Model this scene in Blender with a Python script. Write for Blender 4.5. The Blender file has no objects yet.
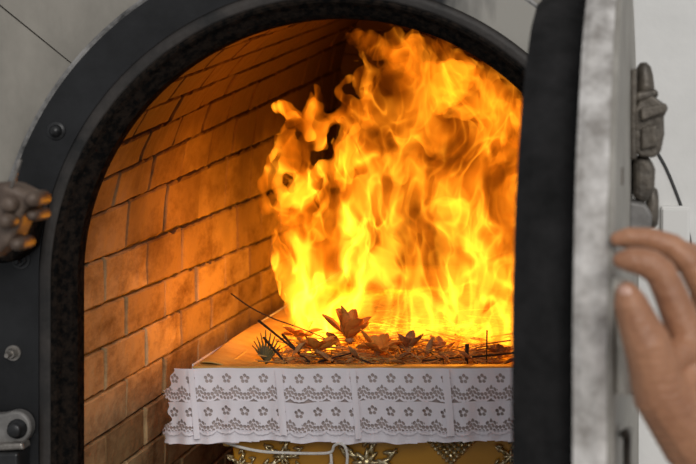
import bpy, bmesh, math, random
import numpy as np
from mathutils import Vector, Matrix, noise as mnoise
random.seed(7)
rng = np.random.default_rng(7)
PI = math.pi
C = bpy.context.scene.collection
F = 1600.0; VX, VY, CH = 600.0, 108.0, 1.75      # lens in pixels, vanishing point, camera height

def at(px, py, d):
    return Vector(((px - VX) * d / F, d, CH + (VY - py) * d / F))
def sz(px, d): return px * d / F

# ------------------------------------------------------------------ materials
def mat(name, base=(.5, .5, .5), rough=.6, metal=0., var=.0, vscale=8., dark=None, bump=0., bscale=40., spec=.5, sheen=0., sub=0., stretch=(1, 1, 1), coat=0.):
    m = bpy.data.materials.new(name); m.use_nodes = True
    nt = m.node_tree; N = nt.nodes; L = nt.links
    b = N['Principled BSDF']
    b.inputs['Base Color'].default_value = (*base, 1); b.inputs['Roughness'].default_value = rough
    b.inputs['Metallic'].default_value = metal; b.inputs['Specular IOR Level'].default_value = spec
    if coat: b.inputs['Coat Weight'].default_value = coat; b.inputs['Coat Roughness'].default_value = .15
    if sub: b.inputs['Subsurface Weight'].default_value = sub; b.inputs['Subsurface Radius'].default_value = (.01, .004, .002)
    tc = N.new('ShaderNodeTexCoord'); mp = N.new('ShaderNodeMapping'); mp.inputs['Scale'].default_value = stretch
    L.new(tc.outputs['Object'], mp.inputs['Vector'])
    if dark is not None:
        n = N.new('ShaderNodeTexNoise'); n.inputs['Scale'].default_value = vscale; n.inputs['Detail'].default_value = 6; n.inputs['Roughness'].default_value = .65
        L.new(mp.outputs[0], n.inputs['Vector'])
        r = N.new('ShaderNodeValToRGB'); r.color_ramp.elements[0].position = .5 - var; r.color_ramp.elements[1].position = .5 + var
        r.color_ramp.elements[0].color = (*dark, 1); r.color_ramp.elements[1].color = (*base, 1)
        L.new(n.outputs['Fac'], r.inputs[0]); L.new(r.outputs[0], b.inputs['Base Color'])
    if bump:
        n2 = N.new('ShaderNodeTexNoise'); n2.inputs['Scale'].default_value = bscale; n2.inputs['Detail'].default_value = 5
        L.new(mp.outputs[0], n2.inputs['Vector'])
        bp = N.new('ShaderNodeBump'); bp.inputs['Strength'].default_value = bump; bp.inputs['Distance'].default_value = .004
        L.new(n2.outputs['Fac'], bp.inputs['Height']); L.new(bp.outputs[0], b.inputs['Normal'])
    return m

M = {}
M['facade'] = mat('grey_painted_steel', (.31, .285, .245), .55, 0, .22, 4.5, (.13, .12, .10), .35, 22, stretch=(1, 1, .55))
M['plaster'] = mat('white_plaster', (.74, .73, .71), .8, 0, .2, 3.5, (.60, .595, .575), .3, 30)
M['floor'] = mat('concrete', (.35, .34, .32), .8, 0, .2, 3, (.27, .26, .25), .2, 20)
M['iron'] = mat('black_painted_iron', (.016, .0165, .018), .42, 0, .16, 8, (.004, .004, .0045), .25, 14, spec=.28)
M['collar'] = mat('sooty_black_iron', (.020, .015, .012), .95, 0, .10, 90, (.0055, .0055, .0055), .6, 60, spec=0.)
M['bead'] = mat('catch_light_iron', (.045, .038, .034), .55, 0, .2, 14, (.010, .010, .010), .5, 40, spec=.3)  # catch-light along the raised lip, put into a lighter iron colour
M['edge'] = mat('pale_edge', (.30, .29, .28), .5, .2, .10, 16, (.04, .04, .04), .4, 60)  # paler mottled strip along the flange's outer edge
M['bolt_black'] = mat('dark_steel', (.03, .03, .032), .38, .3, .2, 40, (.012, .012, .012))
M['bolt_bright'] = mat('worn_steel', (.34, .31, .28), .35, .6, .2, 60, (.12, .11, .10))
M['rust'] = mat('rusty_brown_metal', (.16, .115, .085), .55, .1, .15, 22, (.045, .026, .018), .6, 50)
M['grey_plate'] = mat('dull_grey_steel', (.22, .21, .20), .5, .2, .2, 25, (.10, .095, .09), .3, 50)
M['plug'] = mat('charcoal_insulation', (.020, .019, .0195), .9, 0, .2, 25, (.005, .005, .005), 1., 45, spec=.2)
M['rim'] = mat('chipped_white_paint', (.60, .575, .55), .65, 0, .13, 24, (.24, .22, .20), 1., 45)
M['door_skin'] = mat('stained_pale_paint', (.34, .32, .285), .6, 0, .2, 13, (.19, .175, .15), .5, 30)
M['latch'] = mat('dark_cast_metal', (.15, .127, .10), .45, .3, .2, 30, (.045, .038, .031), .6, 60)
M['handle'] = mat('pale_worn_handle', (.70, .66, .58), .5, 0, .2, 30, (.46, .43, .37))
M['skin'] = mat('skin', (.46, .225, .122), .45, 0, .22, 30, (.28, .122, .062), .45, 170, sub=.08)
M['nail'] = mat('nail', (.56, .33, .25), .3)
M['lace'] = mat('white_lace', (.82, .78, .83), .8)
M['under'] = mat('white_satin_underlay', (.46, .38, .36), .7)
M['gold'] = mat('gold_paper', (.58, .27, .012), .4, .1, .25, 6, (.36, .16, .006), .3, 12)
M['foil'] = mat('stamped_silver_gold_foil', (.78, .70, .50), .28, .75, .2, 90, (.42, .30, .10), .5, 150)
M['rimpaper'] = mat('cream_paper', (.70, .46, .14), .6, 0, .2, 16, (.46, .24, .05), .4, 30)
M['cord'] = mat('white_cord', (.72, .69, .64), .8, bump=.6, bscale=250)
M['char'] = mat('charred_wood', (.025, .016, .012), .8, 0, .2, 60, (.01, .008, .007))
M['bed'] = mat('brown_ash_and_chaff', (.45, .25, .09), .9, 0, .12, 60, (.05, .025, .012), 1., 120)
M['straw'] = mat('dry_straw', (.66, .40, .12), .8, 0, .12, 12, (.20, .08, .02))
M['petal'] = mat('faded_orange_paper_petals', (.74, .33, .045), .7, 0, .15, 25, (.44, .15, .02))
M['leaf'] = mat('scorched_leaf', (.55, .30, .11), .7, 0, .15, 18, (.10, .045, .02))
M['palm'] = mat('half_dry_palm_leaf', (.16, .12, .03), .6, 0, .15, 30, (.06, .05, .02))
M['cable'] = mat('black_cable', (.04, .04, .04), .6)
M['box'] = mat('white_plastic', (.66, .65, .63), .6)
M['mortar'] = mat('dark_mortar', (.10, .055, .03), .9, 0, .2, 40, (.03, .018, .01), .5, 60)

def flange_paint():
    """black iron paint, grey and sooty on its right shoulder where the black has worn away"""
    m = M['iron'].copy(); m.name = 'black_and_grey_flange_paint'
    nt = m.node_tree; N = nt.nodes; L = nt.links; b = N['Principled BSDF']
    old = b.inputs['Base Color'].links[0].from_socket
    tc = N.new('ShaderNodeTexCoord'); sp = N.new('ShaderNodeSeparateXYZ'); L.new(tc.outputs['Object'], sp.inputs[0])
    n = N.new('ShaderNodeTexNoise'); n.inputs['Scale'].default_value = 26; n.inputs['Detail'].default_value = 4
    mp = N.new('ShaderNodeMapping'); mp.inputs['Scale'].default_value = (1.4, 1, .35); mp.inputs['Rotation'].default_value = (0, -.5, 0)
    L.new(tc.outputs['Object'], mp.inputs[0]); L.new(mp.outputs[0], n.inputs['Vector'])
    ad = N.new('ShaderNodeMath'); ad.operation = 'MULTIPLY_ADD'; ad.inputs[1].default_value = .16
    L.new(n.outputs['Fac'], ad.inputs[0]); L.new(sp.outputs['X'], ad.inputs[2])
    mr = N.new('ShaderNodeMapRange'); mr.inputs['From Min'].default_value = -.165; mr.inputs['From Max'].default_value = -.075
    L.new(ad.outputs[0], mr.inputs['Value'])
    mx = N.new('ShaderNodeMix'); mx.data_type = 'RGBA'; mx.inputs['B'].default_value = (.31, .295, .265, 1)
    L.new(mr.outputs[0], mx.inputs['Factor']); L.new(old, mx.inputs['A']); L.new(mx.outputs['Result'], b.inputs['Base Color'])
    mr2 = N.new('ShaderNodeMapRange'); mr2.inputs['To Min'].default_value = .4; mr2.inputs['To Max'].default_value = .65
    L.new(mr.outputs[0], mr2.inputs['Value']); L.new(mr2.outputs[0], b.inputs['Roughness'])
    return m
M['flange'] = flange_paint()

def brick_mat():
    m = bpy.data.materials.new('firebrick'); m.use_nodes = True
    nt = m.node_tree; N = nt.nodes; L = nt.links; b = N['Principled BSDF']
    b.inputs['Roughness'].default_value = .85; b.inputs['Specular IOR Level'].default_value = .2
    g = N.new('ShaderNodeNewGeometry'); tc = N.new('ShaderNodeTexCoord')
    r = N.new('ShaderNodeValToRGB'); e = r.color_ramp.elements
    e[0].color = (.33, .205, .092, 1); e[1].color = (.53, .365, .19, 1)
    L.new(g.outputs['Random Per Island'], r.inputs[0])
    n = N.new('ShaderNodeTexNoise'); n.inputs['Scale'].default_value = 13; n.inputs['Detail'].default_value = 9; n.inputs['Roughness'].default_value = .72
    mpb = N.new('ShaderNodeMapping'); mpb.inputs['Scale'].default_value = (1, .4, 1); L.new(tc.outputs['Object'], mpb.inputs[0]); L.new(mpb.outputs[0], n.inputs['Vector'])
    r2 = N.new('ShaderNodeValToRGB'); r2.color_ramp.elements[0].position = .33; r2.color_ramp.elements[1].position = .55
    r2.color_ramp.elements[0].color = (.36, .27, .21, 1); r2.color_ramp.elements[1].color = (1, 1, 1, 1)
    L.new(n.outputs['Fac'], r2.inputs[0])
    mx = N.new('ShaderNodeMix'); mx.data_type = 'RGBA'; mx.blend_type = 'MULTIPLY'; mx.inputs['Factor'].default_value = 1
    L.new(r.outputs[0], mx.inputs['A']); L.new(r2.outputs[0], mx.inputs['B'])
    # light falloff painted into the brick colour, darker towards the vault's crown
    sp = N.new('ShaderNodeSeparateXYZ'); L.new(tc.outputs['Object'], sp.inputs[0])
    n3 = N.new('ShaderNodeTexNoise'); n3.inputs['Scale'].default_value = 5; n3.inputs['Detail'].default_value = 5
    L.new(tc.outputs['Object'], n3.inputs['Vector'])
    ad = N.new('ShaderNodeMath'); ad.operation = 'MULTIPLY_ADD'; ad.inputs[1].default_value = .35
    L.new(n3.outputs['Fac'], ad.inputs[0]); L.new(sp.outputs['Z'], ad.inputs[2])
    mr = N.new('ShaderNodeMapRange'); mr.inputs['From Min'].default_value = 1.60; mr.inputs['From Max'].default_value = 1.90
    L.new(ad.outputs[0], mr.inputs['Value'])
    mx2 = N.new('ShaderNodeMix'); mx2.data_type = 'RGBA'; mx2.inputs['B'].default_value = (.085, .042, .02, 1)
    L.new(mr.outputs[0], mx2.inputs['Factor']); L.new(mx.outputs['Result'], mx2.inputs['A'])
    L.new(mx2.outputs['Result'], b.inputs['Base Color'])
    n2 = N.new('ShaderNodeTexNoise'); n2.inputs['Scale'].default_value = 55; n2.inputs['Detail'].default_value = 6
    L.new(tc.outputs['Object'], n2.inputs['Vector'])
    bp = N.new('ShaderNodeBump'); bp.inputs['Strength'].default_value = .55; bp.inputs['Distance'].default_value = .004
    L.new(n2.outputs['Fac'], bp.inputs['Height']); L.new(bp.outputs[0], b.inputs['Normal'])
    return m
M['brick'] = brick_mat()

# ------------------------------------------------------------------ object helpers
def link(name, me, m=None, parent=None):
    o = bpy.data.objects.new(name, me); C.objects.link(o)
    if m is not None: me.materials.append(m)
    if parent is not None:
        o.parent = parent; o.matrix_parent_inverse = Matrix.Translation(-parent.location)
    return o
def from_bm(name, bm, m, parent=None, smooth=False, bevel=0., solid=0., sub=0):
    bmesh.ops.recalc_face_normals(bm, faces=bm.faces) if solid == 0 else None
    me = bpy.data.meshes.new(name); bm.to_mesh(me); bm.free()
    if smooth:
        for p in me.polygons: p.use_smooth = True
    o = link(name, me, m, parent)
    if solid:
        s = o.modifiers.new('solid', 'SOLIDIFY'); s.thickness = solid; s.offset = 0
    if bevel:
        b = o.modifiers.new('bevel', 'BEVEL'); b.width = bevel; b.segments = 3; b.limit_method = 'ANGLE'
    if sub:
        s = o.modifiers.new('sub', 'SUBSURF'); s.levels = s.render_levels = sub
    return o
def from_np(name, v, f, m, parent=None, smooth=False):
    me = bpy.data.meshes.new(name); me.from_pydata([tuple(x) for x in v], [], [tuple(int(i) for i in q) for q in f]); me.update()
    if smooth:
        for p in me.polygons: p.use_smooth = True
    return link(name, me, m, parent)
def tag(o, label, cat, group=None, kind=None):
    o['label'] = label; o['category'] = cat
    if group: o['group'] = group
    if kind: o['kind'] = kind
    return o
def struct(o): o['kind'] = 'structure'; return o
def empty(name, loc, label, cat, group=None):
    o = bpy.data.objects.new(name, None); C.objects.link(o); o.location = loc; o.empty_display_size = .05
    return tag(o, label, cat, group)

def bm_box(bm, lo, hi):
    v = [bm.verts.new((x, y, z)) for x in (lo[0], hi[0]) for y in (lo[1], hi[1]) for z in (lo[2], hi[2])]
    for q in ((0, 1, 3, 2), (4, 6, 7, 5), (0, 4, 5, 1), (2, 3, 7, 6), (0, 2, 6, 4), (1, 5, 7, 3)):
        bm.faces.new([v[i] for i in q])
def bm_tube(bm, pts, rad, n=10, cap=True):
    pts = [Vector(p) for p in pts]; rings = []
    if not hasattr(rad, '__len__'): rad = [rad] * len(pts)
    up = None
    for i, p in enumerate(pts):
        t = (pts[min(i + 1, len(pts) - 1)] - pts[max(i - 1, 0)]).normalized()
        if up is None:
            up = t.orthogonal().normalized()
        up = (up - t * up.dot(t)).normalized(); s = t.cross(up)
        rings.append([bm.verts.new(p + (up * math.cos(a) + s * math.sin(a)) * rad[i]) for a in [2 * PI * k / n for k in range(n)]])
    for a, b in zip(rings, rings[1:]):
        for k in range(n): bm.faces.new((a[k], a[(k + 1) % n], b[(k + 1) % n], b[k]))
    if cap: bm.faces.new(rings[0][::-1]); bm.faces.new(rings[-1])
def bm_lathe(bm, c, axis, prof, n=20):
    """prof: (along axis, radius)"""
    axis = Vector(axis).normalized()
    bm_tube_pts = [Vector(c) + axis * a for a, r in prof]
    u = axis.orthogonal().normalized(); s = axis.cross(u); rings = []
    for p, (a, r) in zip(bm_tube_pts, prof):
        rings.append([bm.verts.new(p + (u * math.cos(t) + s * math.sin(t)) * max(r, 1e-4)) for t in [2 * PI * k / n for k in range(n)]])
    for a, b in zip(rings, rings[1:]):
        for k in range(n): bm.faces.new((a[k], a[(k + 1) % n], b[(k + 1) % n], b[k]))
    bm.faces.new(rings[0][::-1]); bm.faces.new(rings[-1])
def spline(P, n=8):
    P = [Vector(p) for p in P]; out = []
    for i in range(len(P) - 1):
        a, b, c, d = P[max(i - 1, 0)], P[i], P[i + 1], P[min(i + 2, len(P) - 1)]
        for k in range(n):
            t = k / n
            out.append(.5 * ((2 * b) + (c - a) * t + (2 * a - 5 * b + 4 * c - d) * t * t + (3 * b - a - 3 * c + d) * t ** 3))
    return out + [P[-1]]
def prism(name, poly, d0, d1, m, parent=None, bevel=.004, at_d=None):
    """an outline (pixels at depth at_d) with real depth d0..d1"""
    bm = bmesh.new(); ad = at_d or d0
    P = [at(x, y, ad) for x, y in poly]
    a = [bm.verts.new((p.x, d0, p.z)) for p in P]; b = [bm.verts.new((p.x, d1, p.z)) for p in P]
    bm.faces.new(a); bm.faces.new(b[::-1]); n = len(a)
    for i in range(n): bm.faces.new((a[i], b[i], b[(i + 1) % n], a[(i + 1) % n]))
    return from_bm(name, bm, m, parent, bevel=bevel)

# ------------------------------------------------------------------ furnace front
XC, ZC, YF = at(338, 280, 2.3).x, at(338, 280, 2.3).z, 2.3
R_IN, R_COL, R_OUT = .377, .406, .489
Z_SILL, Z_BOT = .86, 0.0
XCLIP = .018

def arch_pts(R, zb, n=96, dx=0.):
    pts = [(XC - R, z) for z in np.linspace(zb, ZC, 14)[:-1]]
    pts += [(XC - R * math.cos(a), ZC + R * math.sin(a)) for a in np.linspace(0, PI, n)]
    pts += [(XC + R, z) for z in np.linspace(ZC, zb, 14)[1:]]
    return pts
def arch_sweep(name, prof, zb, m, parent=None, smooth=False, clip=False, n=96, closed=False):
    rows = []
    for R, y in prof:
        rows.append([(min(x, XCLIP) if clip else x, y, z) for x, z in arch_pts(R, zb, n)])
    k = len(rows[0]); v = [p for r in rows for p in r]; f = []
    q = len(rows)
    for i in range(q if closed else q - 1):
        j = (i + 1) % q
        for a in range(k - 1): f.append((i * k + a, i * k + a + 1, j * k + a + 1, j * k + a))
    if closed:
        f.append([i * k for i in range(q)]); f.append([i * k + k - 1 for i in range(q)][::-1])
    me = bpy.data.meshes.new(name); me.from_pydata(v, [], f); me.update()
    if smooth:
        for p in me.polygons: p.use_smooth = True
    return link(name, me, m, parent)

# floor
bm = bmesh.new(); bm_box(bm, (-3, -1.2, -.1), (2.2, 5.2, 0)); struct(from_bm('floor', bm, M['floor']))

# grey steel front: panels with open seams running radially
def facade():
    bm = bmesh.new()
    xl, xr, zt = -2.0, .02, 2.75
    r = R_OUT - .012
    # angular sectors; each a thick slab from the arch to the outer rectangle
    def outer(a):
        dx, dz = -math.cos(a), math.sin(a)
        t = 1e9
        if dx < -1e-6: t = min(t, (xl - XC) / dx)
        if dx > 1e-6: t = min(t, (xr - XC) / dx)
        if dz > 1e-6: t = min(t, (zt - ZC) / dz)
        return (XC + dx * t, ZC + dz * t)
    seams = [0, math.radians(39.0), math.radians(92), math.radians(127), PI]
    for s0, s1 in zip(seams, seams[1:]):
        g = .0009 / .5
        A = list(np.linspace(s0 + g, s1 - g, 24))
        ca = [math.atan2(zt - ZC, XC - xl), PI - math.atan2(zt - ZC, xr - XC)]
        for c in ca:
            if s0 < c < s1: A.append(c)
        A.sort()
        inn = [(min(XC - r * math.cos(a), xr - .0005), ZC + r * math.sin(a)) for a in A]; out = [outer(a) for a in A]
        L = [[bm.verts.new((x, y, z)) for x, z in P] for P in (inn, out) for y in (2.304, 2.33)]
        fi, bi, fo, bo = L
        for i in range(len(A) - 1):
            bm.faces.new((fi[i], fi[i + 1], fo[i + 1], fo[i])); bm.faces.new((bi[i], bo[i], bo[i + 1], bi[i + 1]))
            bm.faces.new((fi[i], bi[i], bi[i + 1], fi[i + 1])); bm.faces.new((fo[i], fo[i + 1], bo[i + 1], bo[i]))
        for i in (0, -1): bm.faces.new((fi[i], fo[i], bo[i], bi[i]))
    bm_box(bm, (xl, 2.304, 0), (XC - r, 2.33, ZC - .0008))
    bm_box(bm, (XC - r, 2.304, 0), (xr, 2.33, Z_SILL - .1))
    bm_box(bm, (xl, 2.332, 0), (XC - .42, 2.337, zt)); bm_box(bm, (XC - .42, 2.332, ZC + .44), (xr, 2.337, zt))
    return from_bm('wall_front', bm, M['facade'], bevel=.0015)
struct(facade())
# white plaster wall beside the furnace
bm = bmesh.new(); bm_box(bm, (.0215, 2.326, 0), (2.2, 2.336, 3.0)); struct(from_bm('wall_outer', bm, M['plaster']))

frame = empty('furnace_mouth_frame', (XC, 2.29, Z_SILL), 'black painted iron arch framing the furnace mouth, bolted to the grey front', 'furnace frame')
arch_sweep('flange', [(R_COL, 2.284), (R_OUT - .004, 2.282), (R_OUT, 2.286), (R_OUT, 2.302), (R_COL, 2.302)], Z_SILL, M['flange'], frame, clip=True, closed=True)
arch_sweep('collar', [(R_COL + .003, 2.2835), (R_COL + .001, 2.279), (R_COL - .004, 2.2775), (R_COL - .008, 2.280), (R_COL - .013, 2.288), (R_IN + .005, 2.300), (R_IN, 2.308), (R_IN, 2.338), (R_IN + .03, 2.338), (R_COL + .003, 2.304)], Z_SILL, M['collar'], frame, clip=True, closed=True)
arch_sweep('collar_bead', [(R_COL + .019, 2.2838), (R_COL + .015, 2.2795), (R_COL + .008, 2.2775), (R_COL + .003, 2.279), (R_COL - .001, 2.2785), (R_COL + .004, 2.2845)], Z_SILL, M['bead'], frame, True, clip=True, closed=True)
o = arch_sweep('flange_edge', [(R_OUT - .0065, 2.2822), (R_OUT - .003, 2.2805), (R_OUT + .0005, 2.283), (R_OUT + .0005, 2.300), (R_OUT - .004, 2.290)], Z_SILL, M['edge'], frame, clip=True, closed=True); o['label'] = 'mottled pale outer edge'
bm = bmesh.new(); bm_box(bm, (XC - R_OUT, 2.284, Z_SILL - .1), (XCLIP, 2.338, Z_SILL)); from_bm('sill', bm, M['iron'], frame, bevel=.004)
def dome(px, py, rpx, m, hexa=False, h=.010, name='bolt'):
    p = at(px, py, 2.282); r = sz(rpx, 2.28); bm = bmesh.new(); y0 = (p.x, 2.284, p.z)
    bm_lathe(bm, y0, (0, -1, 0), [(-.002, r * 1.45), (.002, r * 1.45), (.003, r * 1.40)], 24)
    if hexa:
        bm_lathe(bm, y0, (0, -1, 0), [(.002, r), (h * .8, r), (h, r * .82)], 6)
        bm_lathe(bm, y0, (0, -1, 0), [(h * .9, r * .5), (h + .012, r * .5), (h + .014, r * .38)], 14)
    else:
        bm_lathe(bm, y0, (0, -1, 0), [(.002, r)] + [(.002 + h * math.sin(t), r * math.cos(t)) for t in np.linspace(.15, 1.5, 8)], 24)
    return from_bm(name, bm, m, frame, smooth=not hexa, bevel=0)
dome(56, 131, 6.5, M['bolt_black'])
b2 = dome(21, 260, 6.5, M['bolt_black'], True)
b3 = dome(13, 353, 5.5, M['bolt_bright'], True, .014); b3['label'] = 'bright worn nut on a stud'
# more bolts along the part of the flange the photo crops or hides
# lower bracket: lobed steel ear with bolt, strap and block
bm = bmesh.new()
out = []
P = [(-30, 416), (2, 414)] + [(15 + 16 * math.cos(a), 428 + 17 * math.sin(a)) for a in np.linspace(-2.0, 1.7, 18)] + [(2, 446), (-30, 448)]
ear = prism('hinge_ear', P, 2.262, 2.283, M['grey_plate'], frame, .004); ear['label'] = 'dull grey lobed ear with a bolt'
p = at(17, 429, 2.26); bm = bmesh.new(); bm_lathe(bm, (p.x, 2.264, p.z), (0, -1, 0), [(0, .014), (.004, .014), (.005, .0105), (.016, .010), (.018, .007)], 18); from_bm('bolt', bm, M['bolt_black'], ear, True)
prism('strap', [(-30, 446), (22, 443), (24, 450), (-30, 453)], 2.245, 2.275, M['bolt_bright'], ear, .003)
prism('hinge_block', [(-30, 454), (18, 453), (18, 474), (-30, 474)], 2.235, 2.283, M['bolt_black'], frame, .004)
# rusty swing clamp standing out in front of the frame at the left
cl = bpy.data.objects.new('swing_clamp', None)
d = 1.80
prism('clamp_base', [(-12, 190), (22, 192), (36, 202), (38, 222), (33, 248), (14, 262), (-12, 262)], 2.225, 2.283, M['collar'], frame, .008, at_d=2.25)
c1 = prism('clamp_arm', [(-40, 205), (-8, 182), (10, 184), (30, 194), (33, 206), (22, 212), (18, 226), (10, 244), (-14, 262), (-40, 262)], d, d + .05, M['rust'], frame, .012); c1['label'] = 'rusty brown clamp arm'
for (px, py, rr, dd) in ((28, 200, 8, d - .02), (29, 216, 6.5, d - .005), (1, 222, 8, d - .03), (13, 245, 7, d - .012), (5, 205, 9, d - .02)):
    q = at(px, py, dd); bm = bmesh.new(); r = sz(rr, dd)
    bm_lathe(bm, (q.x, dd + .05, q.z), (0, -1, 0), [(0, r), (.035, r), (.042, r * .85), (.046, r * .5)], 14); from_bm('clamp_nut', bm, M['rust'], c1, True)
bm = bmesh.new(); bm_tube(bm, [at(6, 200, d + .01), at(13, 184, d), at(20, 160, d - .02), at(26, 138, d - .03)][:3], .0022, 8); from_bm('clamp_pin', bm, M['bolt_bright'], c1, True)
bm = bmesh.new(); bm_tube(bm, [at(10, 222, d + .03), at(16, 226, 2.28)], .014, 14); from_bm('clamp_pivot', bm, M['bolt_black'], c1, True)

# ------------------------------------------------------------------ brick chamber
RB, YB0, YB1 = .402, 2.341, 4.70
def arch_map(s, R):
    """s = length along the arch from the left wall's foot; the straight wall, the vault, the right wall"""
    Hs = ZC - Z_SILL; arc = PI * RB
    if s < Hs: return XC - R, Z_SILL + s
    if s < Hs + arc:
        a = (s - Hs) / RB; return XC - R * math.cos(a), ZC + R * math.sin(a)
    return XC + R, ZC - (s - Hs - arc)
Hs = ZC - Z_SILL; arc = PI * RB
def rise(sv, y):
    """the vault climbs towards the back of the chamber; the side walls stay level"""
    t = min(sv, 2 * Hs + arc - sv); t = min(max((t - (1.42 - Z_SILL)) / .27, 0), 1); t = t * t * (3 - 2 * t)
    return .115 * t * (y - YB0)
def bricks(name, s0, s1):
    bm = bmesh.new(); H, Lb = .0682, .231
    z_ref = 1.3053
    k0 = math.floor((s0 + Z_SILL - z_ref) / H) - 1 if s0 < .3 else 3
    s = z_ref - Z_SILL + k0 * H if s0 < .3 else s0; k = k0
    while s < s1:
        H, Lb = (.0682, .231) if s < 1.53 - Z_SILL or s > 2 * Hs + arc - .67 else (.054, .205)
        off = 2.632 if k % 2 == 1 else 2.632 - Lb / 2
        y = off - Lb * math.ceil((off - YB0) / Lb) - .0
        a0, a1 = max(s, s0), min(s + H, s1)
        if a1 - a0 > .008:
            while y < YB1:
                b0, b1 = max(y, YB0), min(y + Lb + random.uniform(-.008, .008), YB1)
                if b1 - b0 > .012:
                    g = random.uniform(.0011, .0024); ch = .0016; gy = random.uniform(.0022, .0050)
                    dr = random.uniform(-.0015, .0015); tl = [random.uniform(-.0014, .0014) for _ in range(4)]
                    nu, nv = 6, 11
                    fr = [[None] * (nv + 1) for _ in range(nu + 1)]
                    for i in range(nu + 1):
                        for j in range(nv + 1):
                            u, v = i / nu, j / nv
                            us = (0 if i == 0 else 1 if i == nu else .04 + .92 * (i - 1) / (nu - 2)); vs = (0 if j == 0 else 1 if j == nv else .012 + .976 * (j - 1) / (nv - 2))
                            ss = a0 + g + (a1 - a0 - 2 * g) * us; yy = b0 + gy + (b1 - b0 - 2 * gy) * vs
                            e = i in (0, nu) or j in (0, nv)
                            nz = mnoise.noise(Vector((ss * 38, yy * 38, k * 3.1))) * .0016
                            if e: ss += mnoise.noise(Vector((yy * 45, k, i))) * .0030 + mnoise.noise(Vector((yy * 130, k, i + 4))) * .002; yy += mnoise.noise(Vector((ss * 60, k, j + 9))) * .0034
                            rr = RB + dr + nz + tl[0] * (us - .5) + tl[1] * (vs - .5) + (ch + .0012 if e else 0)
                            x, z = arch_map(ss, rr); z += rise(ss, yy); fr[i][j] = bm.verts.new((x, yy, z))
                    for i in range(nu):
                        for j in range(nv): bm.faces.new((fr[i][j], fr[i + 1][j], fr[i + 1][j + 1], fr[i][j + 1]))
                    # sides of the brick going back into the wall
                    loop = [fr[0][j] for j in range(nv + 1)] + [fr[i][nv] for i in range(1, nu + 1)] + [fr[nu][j] for j in range(nv - 1, -1, -1)] + [fr[i][0] for i in range(nu - 1, 0, -1)]
                    back = []
                    for w in loop:
                        dx, dz = w.co.x - XC, max(w.co.z - ZC, 0)
                        n = Vector((dx, 0, dz if w.co.z > ZC else 0)).normalized(); back.append(bm.verts.new(w.co + n * .02))
                    for i in range(len(loop)):
                        bm.faces.new((loop[i], loop[(i + 1) % len(loop)], back[(i + 1) % len(loop)], back[i]))
                y += Lb
        s += H; k += 1
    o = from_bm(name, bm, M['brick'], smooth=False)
    # mortar bed behind the bricks
    ns = 40; S = np.linspace(s0, s1, ns); v = []
    for R in (RB + .0075, RB + .08):
        for y in (YB0, YB1):
            for q in S: x, z = arch_map(q, R); v.append((x, y, z + rise(q, y)))
    f = []
    for a, b in ((0, 1), (1, 3), (3, 2), (2, 0)):
        for i in range(ns - 1): f.append((a * ns + i, a * ns + i + 1, b * ns + i + 1, b * ns + i))
    f.append((0, ns, 3 * ns, 2 * ns)); f.append((ns - 1, 3 * ns - 1, 4 * ns - 1, 2 * ns - 1)[::-1])
    mo = from_np('mortar', v, f, M['mortar'], o)
    struct(o); struct(mo); return o
SB = 1.3053 + .0682 * 3 - Z_SILL
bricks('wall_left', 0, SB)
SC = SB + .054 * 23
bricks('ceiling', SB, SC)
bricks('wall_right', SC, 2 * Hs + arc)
# brick end wall
def end_wall():
    bm = bmesh.new(); H, Lb = .0655, .222; z = Z_SILL; k = 0
    while z < ZC + RB + .33:
        x = XC - RB - .1 - (Lb / 2 if k % 2 else 0)
        while x < XC + RB + .08:
            bm_box(bm, (x + .002, YB1 + .006 + random.uniform(0, .003), z + .002), (x + Lb - .002, YB1 + .07, z + H - .002)); x += Lb
        z += H; k += 1
    bm_box(bm, (XC - RB - .1, YB1 + .014, Z_SILL), (XC + RB + .1, YB1 + .09, ZC + RB + .40))
    return from_bm('wall_back', bm, M['brick'], bevel=.0015)
struct(end_wall())
bm = bmesh.new(); bm_box(bm, (XC - RB - .08, 2.342, 0), (XC + RB + .08, YB1 + .09, Z_SILL)); struct(from_bm('trim_1', bm, M['mortar']))

# ------------------------------------------------------------------ coffin
YC0, YC1, ZR = 2.64, 4.35, at(300, 367, 2.64).z
XL, XR = at(190, 368, 2.64).x, at(190, 368, 2.64).x + .60
coffin = empty('coffin', ((XL + XR) / 2, (YC0 + YC1) / 2, Z_SILL), 'gold papered coffin with white lace round its rim, burning inside the brick chamber', 'coffin')
def ring_box(bm, x0, x1, y0, y1, x2, x3, y2, y3, za, zb, t):
    """four tapering walls: outer rectangle at za (x0..) and zb (x2..), wall thickness t"""
    def quad(a, b, c, d, z): return [bm.verts.new((x, y, z)) for x, y in ((a, c), (b, c), (b, d), (a, d))]
    o0 = quad(x0, x1, y0, y1, za); o1 = quad(x2, x3, y2, y3, zb)
    i0 = quad(x0 + t, x1 - t, y0 + t, y1 - t, za); i1 = quad(x2 + t, x3 - t, y2 + t, y3 - t, zb)
    for i in range(4):
        j = (i + 1) % 4
        bm.faces.new((o0[i], o0[j], o1[j], o1[i])); bm.faces.new((i0[i], i1[i], i1[j], i0[j]))
        bm.faces.new((o1[i], o1[j], i1[j], i1[i])); bm.faces.new((o0[i], i0[i], i0[j], o0[j]))
ZB = Z_SILL
bm = bmesh.new()
IN = .055
ring_box(bm, XL + IN + .03, XR - IN - .03, YC0 + .05, YC1 - .05, XL + IN, XR - IN, YC0 + .03, YC1 - .03, ZB + .02, ZR - .045, .02)
body = from_bm('body', bm, M['gold'], coffin, bevel=.003)
bm = bmesh.new(); bm_box(bm, (XL + .06, YC0 + .04, ZB), (XR - .06, YC1 - .04, ZB + .05)); from_bm('base', bm, M['gold'], coffin, bevel=.006)
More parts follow.
